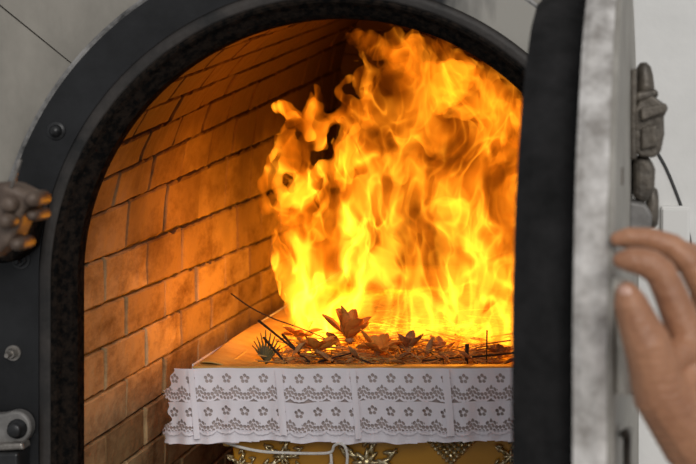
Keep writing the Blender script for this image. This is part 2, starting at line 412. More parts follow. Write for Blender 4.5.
bm = bmesh.new(); ring_box(bm, XL + IN, XR - IN, YC0 + .028, YC1 - .03, XL, XR, YC0 + .004, YC1, ZR - .06, ZR, .028)
rim = from_bm('rim', bm, M['rimpaper'], coffin, bevel=.003)
bm = bmesh.new(); ring_box(bm, XL + .045, XR - .045, YC0 + .04, YC1 - .04, XL + .028, XR - .028, YC0 + .03, YC1 - .03, ZR - .14, ZR - .004, .022)
from_bm('liner', bm, M['rimpaper'], coffin, bevel=.003)

# lace: scalloped eyelet tiers, holes are real
PXM = 2.64 / F                                     # metres per photo pixel at the coffin's end
def lace_y(U, V):
    """gentle waves and pinned folds; U photo px along, V photo px down"""
    y = -.0035 - .0022 * np.sin(U * .11 + .02 * V) - .0016 * np.sin(U * .27 + 1.3) * (V / 40)
    y += np.where(U < 196, (196 - U) ** 1.5 * .00016, 0)
    return y
def left_edge(V): return 166 + 5 * np.sin(V * .16 + .6) - 1.2 * (V / 20) + 3.5 * np.cos(V * .37)
def wav(U): return 1.1 * np.sin(U * .045 + .4) + .7 * np.sin(U * .13)
def lace_mesh(name, u0, u1, vt, height, holes, off, m, parent, step=.42, skew=0.):
    us = np.arange(u0, u1, step); vs = np.arange(0, height, step)
    U, V = np.meshgrid(us, vs, indexing='ij'); P = 18.2
    t = (U / P) % 1.0
    dx = (t - .5) * P
    keep = np.ones_like(U, bool)
    if holes:
        edge = height - 5.0 + 4.6 * np.sqrt(np.clip(1 - (2 * t - 1) ** 2, 0, 1)) - .5 * np.abs(np.sin(t * 4 * PI))
        keep &= V < edge
        for k in range(5):                          # little eyelet flower
            a = k * 2 * PI / 5 - PI / 2
            keep &= ((dx - 3.2 * math.cos(a)) ** 2 / 2.3 + (V - 10.5 - 3.2 * math.sin(a)) ** 2 / 2.5) > 1.0
        for r, (d0, hr) in enumerate(((3.9, 1.45), (7.7, 1.7), (11.5, 1.6))):   # net of eyelets following the scallops
            sp = P / 5; uu = U / sp + .5 * (r % 2); du = (uu - np.round(uu)) * sp
            dd = (edge - V) - d0
            cut = (du / (hr * .88)) ** 2 + (dd / hr) ** 2 < 1
            if r == 2: cut &= np.abs(dx) > 3.0
            keep &= ~cut
    else:
        keep &= V < height - 1.6 + 1.8 * np.sin(U * .035 + 1.0) + .6 * np.sin(U * .11)
    keep &= U > left_edge(V + vt)
    ni, nj = U.shape
    W = V + vt + wav(U) * min(1, (vt + 8) / 40.)
    X = (U + skew * (V + vt) - VX) * PXM; Y = 2.64 + lace_y(U, V + vt) - off + (.0016 * np.sin(V / height * PI)); Z = CH + (VY - 368 - W + (U < 200) * (200 - U) * .06 * -1) * PXM
    co = np.stack([X, Y, Z], -1).reshape(-1, 3)
    ii, jj = np.nonzero(keep[:-1, :-1] & keep[1:, 1:])
    idx = lambda a, b: a * nj + b
    f = np.stack([idx(ii, jj), idx(ii + 1, jj), idx(ii + 1, jj + 1), idx(ii, jj + 1)], -1)
    used, inv = np.unique(f.ravel(), return_inverse=True)
    return from_np(name, co[used], inv.reshape(-1, 4), m, parent, True)
band = lace_mesh('lace_band', 160, 566, 0, 76, False, 0, M['under'], coffin, 1.5); band['label'] = 'white ribbon under two tiers of scalloped eyelet lace'
lace_mesh('lace_tier', 158, 566, -.5, 34.5, True, .004, M['lace'], band)
lace_mesh('lace_tier', 158, 566, 32.5, 34.5, True, .006, M['lace'], band)
# doubled-over pleats
for c, w in ((193, 3.2), (280, 4), (354, 3), (446, 3.6)):
    lace_mesh('pleat', c - w, c + w, -.5, 70, False, .0095, M['lace'], band, step=.8, skew=.09)
# hem strip of plain white cloth along the bottom of the band
lace_mesh('hem', 160, 566, 62, 14, False, .0025, M['lace'], band, 1.0)
# side lace continuing along the coffin's left edge
bm = bmesh.new(); bm_box(bm, (XL - .004, YC0 + .03, ZR - .12), (XL - .002, YC1, ZR)); from_bm('side_lace', bm, M['lace'], coffin)

# stamped foil ornaments on the gold end
YE = YC0 + .034
def foil(px, py, w, h, kind):
    bm = bmesh.new(); c = at(px, py, YE + .0)
    W, H = sz(w, YE), sz(h, YE)
    def petal(x, z, ang, l, wd):
        ring = []
        ca, sa = math.cos(ang), math.sin(ang)
        for i in range(9):
            t = i / 8; ww = wd * math.sin(PI * min(.97, t * .9 + .08)) ** .8
            for s in (-1, 0, 1):
                ring.append(bm.verts.new((x + ca * l * t - sa * ww * s, YE - .0035 - (.005 * math.sin(PI * t) if s == 0 else 0), z + sa * l * t + ca * ww * s)))
        for i in range(8):
            for s in (0, 1): bm.faces.new((ring[i * 3 + s], ring[i * 3 + s + 1], ring[i * 3 + s + 4], ring[i * 3 + s + 3]))
    if kind == 'diamond':
        n = 7
        for i in range(n):
            for j in range(n):
                u, v = (i - j) / (n - 1) , (i + j) / (n - 1) - 1
                a = random.uniform(0, 6.28)
                bm_lathe(bm, (c.x + u * W, YE - .001, c.z + v * H), (random.uniform(-.3, .3), -1, random.uniform(-.3, .3)), [(0, W * .13), (.004, W * .11), (.007, W * .05)], 6)
    else:
        for ringr, n, l in ((.0, 8, .5), (.35, 10, .55), (.7, 12, .5)):
            for k in range(n):
                a = 2 * PI * k / n + ringr
                petal(c.x + ringr * W * math.cos(a), c.z + ringr * H * math.sin(a), a + (.7 if k % 2 else -.7) * (ringr > 0), l * W, W * .09)
        bm_lathe(bm, (c.x, YE - .001, c.z), (0, -1, 0), [(0, W * .2), (.006, W * .17), (.01, W * .08)], 12)
    return from_bm('foil_ornament', bm, M['foil'], coffin, smooth=kind != 'diamond', solid=.0006 if kind != 'diamond' else 0)
foil(283, 456, 20, 18, 'rosette'); foil(241, 464, 15, 15, 'rosette'); foil(367, 462, 30, 22, 'rosette')
foil(451, 441, 22, 22, 'diamond'); foil(511, 456, 17, 18, 'rosette'); foil(330, 478, 17, 16, 'rosette'); foil(410, 484, 17, 17, 'diamond')
cord_pts = spline([at(222, 441, 2.655), at(240, 447, 2.652), at(262, 451.5, 2.648), at(290, 453, 2.645), at(318, 453.5, 2.645), at(331, 452, 2.643), at(334, 446, 2.638), at(339, 443.5, 2.634), at(344.5, 446, 2.633), at(347, 453, 2.634), at(347, 464, 2.636), at(344, 482, 2.64)], 8)
bm = bmesh.new(); bm_tube(bm, cord_pts, .0026, 8)
bm_tube(bm, spline([at(331, 454, 2.641), at(331.5, 462, 2.638), at(333, 482, 2.64)], 6), .0026, 8)
tag(from_bm('cord', bm, M['cord'], smooth=True), 'thin white cord looped across the gold end below the lace', 'cord')
# ------------------------------------------------------------------ what burns inside
def heap_z(x, y):
    u = (x - (XL + XR) / 2) / .26
    return ZR - .035 + .022 * (1 - u * u) + .012 * mnoise.noise(Vector((x * 14, y * 14, 3))) + .02 * min(1, (y - YC0) / .4)
v = []; f = []; nx, ny = 40, 60
for i in range(nx + 1):
    for j in range(ny + 1):
        x = XL + .06 + (XR - XL - .12) * i / nx; y = YC0 + .045 + 1.2 * j / ny
        v.append((x, y, heap_z(x, y) - .012))
for i in range(nx):
    for j in range(ny): a = i * (ny + 1) + j; f.append((a, a + ny + 1, a + ny + 2, a + 1))
hp = from_np('ash_bed', v, f, M['bed'], coffin, True)
so = hp.modifiers.new('solid', 'SOLIDIFY'); so.thickness = .03; so.offset = -1
bm = bmesh.new()
for k in range(520):
    x = random.uniform(XL + .10, XR - .08); y = YC0 + .05 + abs(random.gauss(0, .22)); z = heap_z(x, y) + random.uniform(-.006, .012)
    a = random.uniform(0, PI); l = random.uniform(.02, .07); e = random.uniform(-.35, .35)
    dv = Vector((math.cos(a), .5 * math.sin(a), e * .8)) * l
    mid = Vector((random.uniform(-1, 1), 0, random.uniform(.2, 1))) * .006
    p = Vector((x, y, z)); p.x = min(max(p.x, XL + .08 + l), XR - .08 - l); p.y = max(p.y, YC0 + .04 + abs(dv.y))
    bm_tube(bm, [p - dv, p + mid, p + dv], random.uniform(.0006, .0015), 5)
tag(from_bm('straw', bm, M['straw'], smooth=True), 'tangle of scorched straw and stalks heaped behind the lace rim', 'straw', kind='stuff')

def stick(name, pts, r, label, m='char', cat='stick', grp=None, sm=4):
    bm = bmesh.new(); P = spline(pts, sm) if len(pts) > 2 else pts
    bm_tube(bm, P, [r * (1 - .25 * i / (len(P) - 1)) for i in range(len(P))], 8)
    return tag(from_bm(name, bm, M[m], smooth=True), label, cat, grp)
G = 'charred sticks in the coffin'
stick('charred_stick', [at(258.5, 320.5, 2.78), at(310, 362, 2.72)], .0023, 'longest of the three slanting black sticks behind the lace at the left', grp=G)
stick('charred_stick', [at(263.5, 337.5, 2.76), at(287, 364, 2.72)], .0023, 'lowest and leftmost of the three slanting black sticks', grp=G)
stick('charred_stick', [at(282.5, 334.5, 2.80), at(316, 372, 2.74)], .0025, 'rightmost of the three slanting black sticks, nearest the flames', grp=G)
stick('bent_wire', [at(231, 293.5, 2.95), at(250, 307, 2.93), at(272, 318, 2.9), at(300, 328, 2.88), at(326, 339, 2.86), at(345, 352, 2.85)], .0014, 'long thin bent wire arcing out of the heap towards the brick wall', 'char', 'wire')
stick('charred_stick', [at(467, 344, 2.72), at(466.5, 372, 2.72)], .0038, 'thick short charred stump standing upright at the right of the heap', grp=G)
stick('charred_stick', [at(487, 330, 2.73), at(486.5, 374, 2.73)], .0014, 'thin upright black stick at the right of the stump', grp=G)
stick('charred_stick', [at(386, 338, 2.78), at(400, 346, 2.76), at(426, 364, 2.74)], .0022, 'knob ended stalk slanting down in the middle of the heap', 'leaf', grp=G)
stick('charred_stick', [at(422, 361, 2.70), at(462, 357, 2.71)], .0017, 'thin black stick lying nearly flat left of the stump', grp=G)
stick('charred_stick', [at(472, 357, 2.72), at(514, 353, 2.74), at(530, 352, 2.76)], .002, 'black stick lying flat towards the door at the right', grp=G)
stick('charred_stick', [at(318, 362, 2.70), at(352, 353, 2.72)], .0016, 'dark stick tilting up left of the paper flower', grp=G)
stick('charred_stick', [at(352, 356, 2.69), at(383, 368, 2.68)], .0016, 'dark stick sloping down right of the paper flower', grp=G)
stick('charred_stick', [at(430, 352, 2.76), at(446, 366, 2.72)], .0013, 'shortest thin stick slanting beside the flat lying one', grp=G)

def petal_bm(bm, base, dirv, up, l, w, curl, n=7):
    dirv = Vector(dirv).normalized(); s = dirv.cross(Vector(up)).normalized(); nrm = s.cross(dirv)
    rows = []
    for i in range(n + 1):
        t = i / n; ww = w * (math.sin(PI * (t * .86 + .07)) ** .75)
        c = Vector(base) + dirv * l * t + nrm * curl * l * t * t
        rows.append([bm.verts.new(c + s * ww * q + nrm * (abs(q) ** 2) * ww * .45 + nrm * .002 * math.sin(7 * t + 3 * q)) for q in (-1, -.5, 0, .5, 1)])
    for a, b in zip(rows, rows[1:]):
        for k in range(4): bm.faces.new((a[k], a[k + 1], b[k + 1], b[k]))
def flower(px, py, d, rpx, n, label, m='petal', upright=.6):
    t = empty('paper_flower', at(px, py, d), label, 'flower', 'burning paper flowers')
    c = at(px, py, d); r = sz(rpx, d)
    for k in range(n):
        a = 2 * PI * k / n + random.uniform(-.2, .2); el = upright + random.uniform(-.3, .3)
        dv = Vector((math.cos(a) * math.cos(el), math.sin(a) * math.cos(el) * .8, math.sin(el)))
        bm = bmesh.new(); petal_bm(bm, c, dv, (0, 0, 1) if abs(dv.z) < .95 else (0, 1, 0), r * random.uniform(.8, 1.15), r * .30, random.uniform(-.2, .35))
        from_bm('petal', bm, M[m], t, True, solid=.0006, sub=1)
    bm = bmesh.new(); bm_lathe(bm, c, (0, -.2, 1), [(-.006, r * .05), (-.002, r * .14), (.003, r * .15), (.007, r * .06)], 12); from_bm('flower_centre', bm, M['leaf'], t, True)
flower(350, 340, 2.80, 33, 10, 'tall paper flower with upright orange petals in the middle of the heap', upright=.9)
flower(318, 351, 2.73, 25, 9, 'flattened paper flower left of the tall one, close above the lace', upright=.35)
flower(378, 352, 2.74, 26, 9, 'open paper flower right of the tall one, low on the heap', upright=.45)
flower(409, 349, 2.80, 19, 8, 'small shrivelled flower between the open flower and the flames', 'leaf', .6)
flower(300, 338, 2.90, 24, 8, 'loose pale flower behind the three slanting sticks', upright=.5)
flower(440, 352, 2.86, 17, 7, 'browned flower behind the flat sticks at the right', 'leaf', .5)
flower(500, 356, 2.82, 16, 7, 'browned flower nearest the open door', 'leaf', .5)
# palm leaf with slits at the left
t = empty('palm_leaf', at(268, 366, 2.72), 'half green palm leaf fanning up at the left end of the heap', 'leaf')
for k in range(9):
    a = math.radians(52 + 11 * k); bm = bmesh.new()
    petal_bm(bm, at(264, 366, 2.73) + Vector((0, .004 * k, 0)), (math.cos(a), .25, math.sin(a)), (0, 1, .2), sz(36 - abs(k - 4) * 2.5, 2.72), .0020, .18); from_bm('leaflet', bm, M['palm'], t, True, solid=.0005)
spots = [(277, 352, 2.80), (292, 356, 2.70), (333, 361, 2.69), (345, 364, 2.68), (362, 362, 2.69), (394, 362, 2.69), (410, 365, 2.68), (452, 364, 2.69), (478, 364, 2.69), (498, 365, 2.69), (340, 346, 2.84), (364, 344, 2.86), (395, 353, 2.80), (425, 357, 2.78)]
for px, py, d in spots:
    bm = bmesh.new(); a = random.uniform(0, 2 * PI)
    petal_bm(bm, at(px, py, d), (math.cos(a), .5 * math.sin(a), random.uniform(0, .5)), (0, 0, 1), random.uniform(.022, .042), random.uniform(.006, .012), random.uniform(-.3, .5))
    tag(from_bm('scorched_leaf', bm, M['leaf'], smooth=True, solid=.0006, sub=1), 'curled scorched leaf scattered among the straw in the coffin', 'leaf', 'scorched leaves in the coffin')
# pale creased sheet lying against the coffin's left side
bm = bmesh.new(); rows = []
for i in range(13):
    t = i / 12; y = 2.655 + 1.3 * t; row = []
    for j in range(6):
        s = j / 5; x = XL + .003 + .115 * s; z = ZR + .005 - .035 * s * s + .014 * mnoise.noise(Vector((x * 22, y * 13, 1))) + .005 * math.sin(y * 47 + s * 4)
        row.append(bm.verts.new((x, y, z)))
    rows.append(row)
for a, b in zip(rows, rows[1:]):
    for k in range(5): bm.faces.new((a[k], a[k + 1], b[k + 1], b[k]))
o = from_bm('paper_lining', bm, M['rimpaper'], coffin, smooth=True, solid=.0008, sub=1); o['label'] = 'creased pale paper over the left rim'

# ------------------------------------------------------------------ fire
def tongue(bm, pts, n=12, flat=.8):
    """pts: (px, py, depth, half width px) – a tapering body of flame"""
    P = spline([at(a, b, c) for a, b, c, r in pts], 5); Rr = []
    for i in range(len(pts) - 1):
        for k in range(5): Rr.append(sz((pts[i][3] * (1 - k / 5) + pts[i + 1][3] * k / 5), pts[i][2]))
    Rr.append(sz(pts[-1][3], pts[-1][2]))
    rings = []
    for i, p in enumerate(P):
        t = (P[min(i + 1, len(P) - 1)] - P[max(i - 1, 0)]); t.y = 0; t.normalize(); s = Vector((t.z, 0, -t.x)); y = Vector((0, 1, 0))
        rings.append([bm.verts.new(p + (s * math.cos(a) + y * math.sin(a) * flat) * Rr[i]) for a in [2 * PI * k / n for k in range(n)]])
    for a, b in zip(rings, rings[1:]):
        for k in range(n): bm.faces.new((a[k], a[(k + 1) % n], b[(k + 1) % n], b[k]))
    bm.faces.new(rings[0][::-1]); bm.faces.new(rings[-1])
bm = bmesh.new()
# the body of the fire
tongue(bm, [(480, 366, 2.92, 62), (470, 300, 2.92, 78), (470, 220, 2.94, 88), (462, 150, 2.96, 84), (445, 105, 2.96, 62), (425, 70, 2.94, 40), (405, 40, 2.9, 14)], 20, .5)
tongue(bm, [(535, 366, 2.95, 40), (532, 300, 3.0, 46), (528, 200, 3.0, 44), (512, 140, 3.0, 36), (500, 105, 3.0, 20)], 14, .8)
tongue(bm, [(380, 366, 2.95, 48), (375, 320, 2.95, 62), (378, 250, 2.95, 60), (385, 190, 2.95, 48), (392, 130, 2.95, 42), (395, 90, 2.9, 26), (376, 54, 2.8, 16), (352, 34, 2.7, 6)], 16, .6)
tongue(bm, [(325, 352, 2.92, 22), (318, 320, 2.92, 32), (316, 280, 2.92, 34), (310, 240, 2.92, 28), (318, 205, 2.92, 18), (330, 180, 2.92, 11), (345, 150, 2.92, 8), (352, 120, 2.92, 3)], 14, .9)
# curling tongues at its left side
T = [
 [(420, 84, 2.74, 22), (402, 50, 2.64, 20), (385, 31, 2.6, 10)],
 [(470, 116, 2.78, 30), (456, 70, 2.66, 24), (436, 40, 2.6, 11)],
 [(522, 160, 2.78, 26), (506, 106, 2.68, 22), (478, 62, 2.62, 12)],
 [(300, 300, 2.9, 12), (285, 270, 2.9, 12), (278, 245, 2.9, 8), (281, 225, 2.9, 4), (290, 210, 2.9, 1.5)],
 [(266, 214, 2.88, 3.5), (263, 198, 2.88, 5.5), (264, 180, 2.88, 4.5), (270, 163, 2.88, 3.5), (277, 148, 2.88, 4.5), (276, 133, 2.88, 2)],
 [(284, 172, 2.9, 8), (292, 150, 2.9, 7), (286, 132, 2.9, 6), (293, 118, 2.9, 7), (283, 108, 2.9, 6), (269, 104, 2.9, 1.5)],
 [(292, 118, 2.9, 6), (303, 124, 2.9, 6), (311, 116, 2.9, 5), (313, 100, 2.9, 4), (311, 89, 2.9, 1.2)],
 [(312, 118, 2.9, 5), (321, 108, 2.9, 4), (328, 102, 2.9, 1.2)],
 [(296, 208, 2.9, 13), (306, 190, 2.9, 14), (300, 170, 2.9, 7), (292, 156, 2.9, 5)],
 [(308, 186, 2.9, 8), (324, 170, 2.9, 7), (340, 160, 2.9, 6), (348, 146, 2.9, 3)],
 [(322, 150, 2.9, 7), (318, 134, 2.9, 7), (325, 122, 2.9, 7), (340, 116, 2.9, 8), (352, 108, 2.9, 10)],
 [(370, 120, 2.92, 12), (352, 106, 2.92, 8), (340, 98, 2.92, 5), (337, 90, 2.92, 3.5), (343, 82, 2.92, 3), (356, 77, 2.92, 1.2)],
 [(375, 100, 2.92, 10), (368, 84, 2.92, 6), (372, 70, 2.92, 4), (366, 60, 2.92, 3), (352, 62, 2.92, 1.2)],
 [(385, 56, 2.72, 13), (374, 44, 2.68, 10), (360, 36, 2.66, 8), (348, 36, 2.65, 4), (344, 29, 2.65, 1.5)],
 [(300, 165, 2.9, 5), (306, 150, 2.9, 5), (300, 140, 2.9, 1.5)],
 [(296, 206, 2.9, 9), (281, 196, 2.9, 6), (276, 180, 2.9, 4), (284, 164, 2.9, 5)],
 [(335, 190, 2.9, 9), (342, 168, 2.9, 10), (338, 148, 2.9, 6), (346, 132, 2.9, 6), (350, 118, 2.9, 6)],
 [(400, 66, 2.78, 22), (412, 48, 2.74, 16), (420, 38, 2.7, 7)],
 [(430, 90, 2.85, 30), (458, 78, 2.8, 20), (474, 66, 2.75, 7)],
]
for k in range(26):
    x0, y0 = random.choice([(345, 140), (338, 170), (300, 240), (360, 95), (390, 62), (430, 60), (318, 130), (290, 190), (480, 95), (330, 215)])
    x0 += random.uniform(-12, 12); y0 += random.uniform(-25, 25); d = random.uniform(2.82, 2.92); w0 = random.uniform(3, 7); c = random.uniform(-9, 9); h = random.uniform(22, 46)
    T.append([(x0, y0 + 18, d, w0), (x0 + c, y0, d, w0 * 1.1), (x0 - c * .4, y0 - h * .45, d, w0 * .7), (x0 - c * .9 - 3, y0 - h * .8, d, w0 * .4), (x0 - 8, y0 - h, d, 1)])
for i_, t_ in enumerate(T): tongue(bm, t_, 12 if i_ < 3 else 10, .55 if i_ < 3 else 2.0)
fire = from_bm('fire', bm, None, smooth=True)
rm = fire.modifiers.new('union', 'REMESH'); rm.mode = 'VOXEL'; rm.voxel_size = .0045
sm = fire.modifiers.new('smooth', 'SMOOTH'); sm.factor = .5; sm.iterations = 2
tex = bpy.data.textures.new('lick', 'CLOUDS'); tex.noise_scale = .028; tex.noise_depth = 3
tex2 = bpy.data.textures.new('curl', 'CLOUDS'); tex2.noise_scale = .07; tex2.noise_depth = 1
dm = fire.modifiers.new('lick', 'DISPLACE'); dm.texture = tex; dm.strength = .032; dm.mid_level = .5; dm.texture_coords = 'GLOBAL'
rm = fire.modifiers.new('reunion', 'REMESH'); rm.mode = 'VOXEL'; rm.voxel_size = .004
tag(fire, 'blazing orange and yellow fire filling the coffin and licking the brick vault', 'fire', kind='stuff')
def fire_mat():
    m = bpy.data.materials.new('flame'); m.use_nodes = True; nt = m.node_tree; N = nt.nodes; L = nt.links; N.clear()
    out = N.new('ShaderNodeOutputMaterial'); em = N.new('ShaderNodeEmission'); L.new(em.outputs[0], out.inputs['Volume'])
    tc = N.new('ShaderNodeTexCoord')
    def math_(op, a, b=None, c=None, clamp=False):
        n = N.new('ShaderNodeMath'); n.operation = op; n.use_clamp = clamp
        for i, x in enumerate((a, b, c)):
            if x is None: continue
            if isinstance(x, (int, float)): n.inputs[i].default_value = x
            else: L.new(x, n.inputs[i])
        return n.outputs[0]
    def noise(vec, scale, detail, stretch, rough=.5, loc=(0, 0, 0), color=False):
        mp = N.new('ShaderNodeMapping'); mp.inputs['Scale'].default_value = stretch; mp.inputs['Location'].default_value = loc; L.new(vec, mp.inputs[0])
        n = N.new('ShaderNodeTexNoise'); n.inputs['Scale'].default_value = scale; n.inputs['Detail'].default_value = detail; n.inputs['Roughness'].default_value = rough
        L.new(mp.outputs[0], n.inputs['Vector']); return n.outputs['Color' if color else 'Fac']
    def warp(vec, amt, scale, stretch):
        c = noise(vec, scale, 1, stretch, color=True)
        s = N.new('ShaderNodeVectorMath'); s.operation = 'SUBTRACT'; L.new(c, s.inputs[0]); s.inputs[1].default_value = (.5, .5, .5)
        k = N.new('ShaderNodeVectorMath'); k.operation = 'MULTIPLY'; L.new(s.outputs[0], k.inputs[0]); k.inputs[1].default_value = (amt, amt * .3, amt)
        a = N.new('ShaderNodeVectorMath'); a.operation = 'ADD'; L.new(vec, a.inputs[0]); L.new(k.outputs[0], a.inputs[1]); return a.outputs[0]
    P = tc.outputs['Object']
    P1 = warp(P, .12, 8.5, (1, .6, .65)); P2 = warp(P1, .05, 25, (1, .6, .7))
    def ridge(vec, scale, stretch, k, pw, loc=(0, 0, 0), det=0):
        n = noise(vec, scale, det, stretch, loc=loc)
        r = math_('SUBTRACT', 1, math_('MULTIPLY', math_('ABSOLUTE', math_('SUBTRACT', n, .5)), k), clamp=True)
        return math_('POWER', r, pw)
    def saw(vec, scale, stretch, k, pw, loc=(0, 0, 0)):
        n = noise(vec, scale, 0, stretch, loc=loc)
        return math_('POWER', math_('SUBTRACT', 1, math_('FRACT', math_('MULTIPLY', n, k))), pw)
    r1 = saw(P2, 17, (1, .30, .46), 3.4, 3.4)
    r2 = ridge(P2, 33, (1, .28, .46), 11, 1.5, (3, 1, 7))
    gap = N.new('ShaderNodeMapRange'); gap.interpolation_type = 'SMOOTHSTEP'; gap.inputs['From Min'].default_value = .40; gap.inputs['From Max'].default_value = .60
    gap.inputs['To Min'].default_value = .10
    L.new(noise(P1, 15, 2, (1, .3, .55), loc=(5, 2, 1)), gap.inputs['Value'])
    sp = N.new('ShaderNodeSeparateXYZ'); L.new(P, sp.inputs[0])
    hz = N.new('ShaderNodeMapRange'); hz.interpolation_type = 'SMOOTHSTEP'; hz.inputs['From Min'].default_value = 1.30; hz.inputs['From Max'].default_value = 1.76
    hz.inputs['To Min'].default_value = 1.0; hz.inputs['To Max'].default_value = .0; L.new(sp.outputs['Z'], hz.inputs['Value'])
    base = math_('MULTIPLY', math_('MULTIPLY_ADD', hz.outputs[0], .2, 5.2), gap.outputs[0])
    fil = math_('MULTIPLY', math_('MULTIPLY_ADD', r1, 1.0, math_('MULTIPLY', r2, 1.2)), math_('MULTIPLY_ADD', hz.outputs[0], 11, 13.0))
    tot = math_('ADD', base, math_('MULTIPLY', fil, math_('MULTIPLY_ADD', gap.outputs[0], .85, .15)))
    lf = N.new('ShaderNodeMapRange'); lf.interpolation_type = 'SMOOTHSTEP'; lf.inputs['From Min'].default_value = -.53; lf.inputs['From Max'].default_value = -.40
    lf.inputs['To Min'].default_value = 3.8; lf.inputs['To Max'].default_value = 1.0; L.new(sp.outputs['X'], lf.inputs['Value'])
    heat = math_('MULTIPLY', math_('POWER', math_('MULTIPLY', tot, 1 / 17, clamp=True), .8), math_('MULTIPLY_ADD', hz.outputs[0], .45, .55))
    tot = math_('MULTIPLY', tot, lf.outputs[0])
    mx = N.new('ShaderNodeMix'); mx.data_type = 'RGBA'; mx.inputs['A'].default_value = (1, .15, .0006, 1); mx.inputs['B'].default_value = (1, .39, .018, 1)
    L.new(heat, mx.inputs['Factor']); L.new(mx.outputs['Result'], em.inputs['Color']); L.new(tot, em.inputs['Strength'])
    m.cycles.volume_step_rate = .08
    try: m.cycles.homogeneous_volume = False
    except Exception: pass
    return m
fire.data.materials.clear(); fire.data.materials.append(fire_mat())

# ------------------------------------------------------------------ the opened furnace door, seen on its free edge
DA = math.atan2(.0445, .86)                        # turned a little short of square
XD0, YD0 = at(610, 0, 1.45).x, 1.45                # free edge of the outer face
dux, duy = math.sin(DA), math.cos(DA)              # along the door, towards the hinge
nx_, ny_ = -math.cos(DA), math.sin(DA)             # through the door, towards its inner face
door = empty('furnace_door', (XD0 + .86 * dux, YD0 + .86 * duy, Z_SILL), 'thick arched furnace door swung open, black lining and chipped white rim seen edge on', 'furnace door')
def dpt(s, t, z): return (XD0 + s * dux + t * nx_, YD0 + s * duy + t * ny_, z)   # s along from free edge, t thickness from outer face
RD = .420
def door_slab(name, R, t0, t1, m, zb, bev=.006, jit=0.):
    bm = bmesh.new(); cs = RD
    prof = [(cs - R, z) for z in np.linspace(zb, ZC, 30)[:-1]] + [(cs - R * math.cos(a), ZC + R * math.sin(a)) for a in np.linspace(0, PI, 60)] + [(cs + R, z) for z in np.linspace(ZC, zb, 30)[1:]]
    T = np.linspace(t0, t1, 5)
    rows = []
    for k, t in enumerate(T):
        ins = 0 if 0 < k < 4 else bev * .5
        row = []
        for s, z in prof:
            c = Vector((s - cs, 0, max(z - ZC, 0)))
            n = c.normalized() if c.length > 0 else Vector((0, 0, 1))
            j = jit * mnoise.noise(Vector((s * 16, t * 40, z * 16))) - ins
            row.append(bm.verts.new(dpt(s + n.x * j, t, z + n.z * j)))
        rows.append(row)
    for a, b in zip(rows, rows[1:]):
        for i in range(len(prof) - 1): bm.faces.new((a[i], a[i + 1], b[i + 1], b[i]))
        bm.faces.new((a[0], b[0], b[-1], a[-1]))
    bm.faces.new(rows[0]); bm.faces.new(rows[-1][::-1])
    return from_bm(name, bm, m, door, True)
def autosm(o):
    for p in o.data.polygons: p.use_smooth = False
    return o
o = autosm(door_slab('rim', RD, .003, .034, M['rim'], Z_SILL - .06, .005, .004)); o['label'] = 'chipped off white rim'
o = autosm(door_slab('outer_plate', RD - .003, -.003, .004, M['door_skin'], Z_SILL - .06, .002))
o = autosm(door_slab('insulation', RD - .036, .033, .094, M['plug'], Z_SILL + .01, .012, .006)); o['label'] = 'black insulating lining'
# hinge straps
for z in (1.05, 1.42, 1.72):
    bm = bmesh.new(); a = [dpt(.50, -.012, z - .02), dpt(.835, -.012, z - .02), dpt(.835, -.003, z - .02), dpt(.50, -.003, z - .02)]
    A = [bm.verts.new(p) for p in a]; B = [bm.verts.new((p[0], p[1], p[2] + .04)) for p in a]
    bm.faces.new(A[::-1]); bm.faces.new(B)
    for i in range(4): bm.faces.new((A[i], A[(i + 1) % 4], B[(i + 1) % 4], B[i]))
    if z != 1.72: from_bm('hinge_strap', bm, M['latch'], door, bevel=.002)
    else: bm.free()
# cast latch on the outer face
ld = 1.93
def lat(name, poly, d0, d1, bev=.006, par=None, m='latch'): return prism(name, poly, d0, d1, M[m], par or door, bev, at_d=ld)
body_l = lat('latch_body', [(633, 112), (638, 102), (652, 95), (669, 107), (664, 117), (664.5, 134), (661, 152), (654, 158), (640, 157), (634, 150)], ld, ld + .085, .0035)
lat('latch_rib', [(640, 108), (666, 103), (667, 112), (641, 121)], ld - .012, ld + .03, .0025, body_l)
lat('latch_rib', [(641, 128), (657, 124), (657, 146), (641, 150)], ld - .008, ld + .03, .0025, body_l)
lat('latch_collar', [(635, 92), (657, 88), (660, 96), (652, 101), (635, 103)], ld + .01, ld + .07, .006, body_l)
q = at(647, 78, ld); bm = bmesh.new(); bm_lathe(bm, (q.x, ld + .04, q.z - .022), (-.08, 0, 1), [(0, .0105), (.012, .0115), (.026, .0108), (.036, .009), (.042, .004)], 18); from_bm('latch_knob', bm, M['latch'], body_l, True)
lat('latch_plate', [(630, 70), (637, 68), (637, 160), (630, 160)], ld + .0, ld + .10, .003, body_l)
lat('latch_tongue', [(633, 157), (650, 156), (656, 170), (655, 190), (646, 206), (633, 200)], ld + .01, ld + .07, .009, body_l)
q = at(653, 208, ld); bm = bmesh.new(); bm_lathe(bm, (q.x, ld + .03, q.z - .026), (0, 0, 1), [(0, .0035), (.004, .0072), (.014, .0082), (.036, .0082), (.046, .0068), (.050, .003)], 18); from_bm('latch_lobe', bm, M['latch'], body_l, True)
lat('latch_foot', [(628, 200), (645, 203), (652, 214), (650, 236), (628, 236)], ld - .02, ld + .05, .004, body_l, 'grey_plate')
lat('latch_slot', [(613.5, 171), (618.5, 171), (618.5, 181), (613.5, 181)], 1.545, 1.60, .002, door) if False else None
bm = bmesh.new(); bm_box(bm, (-.0022, -.012, -.009), (.001, .012, .009)); o = from_bm('keyhole_plate', bm, M['latch'], door, bevel=.001); o.location = Vector(dpt(.20, -.004, at(616, 176, 1.65).z)) - door.location; o.matrix_parent_inverse = Matrix(); o.rotation_euler.z = -DA
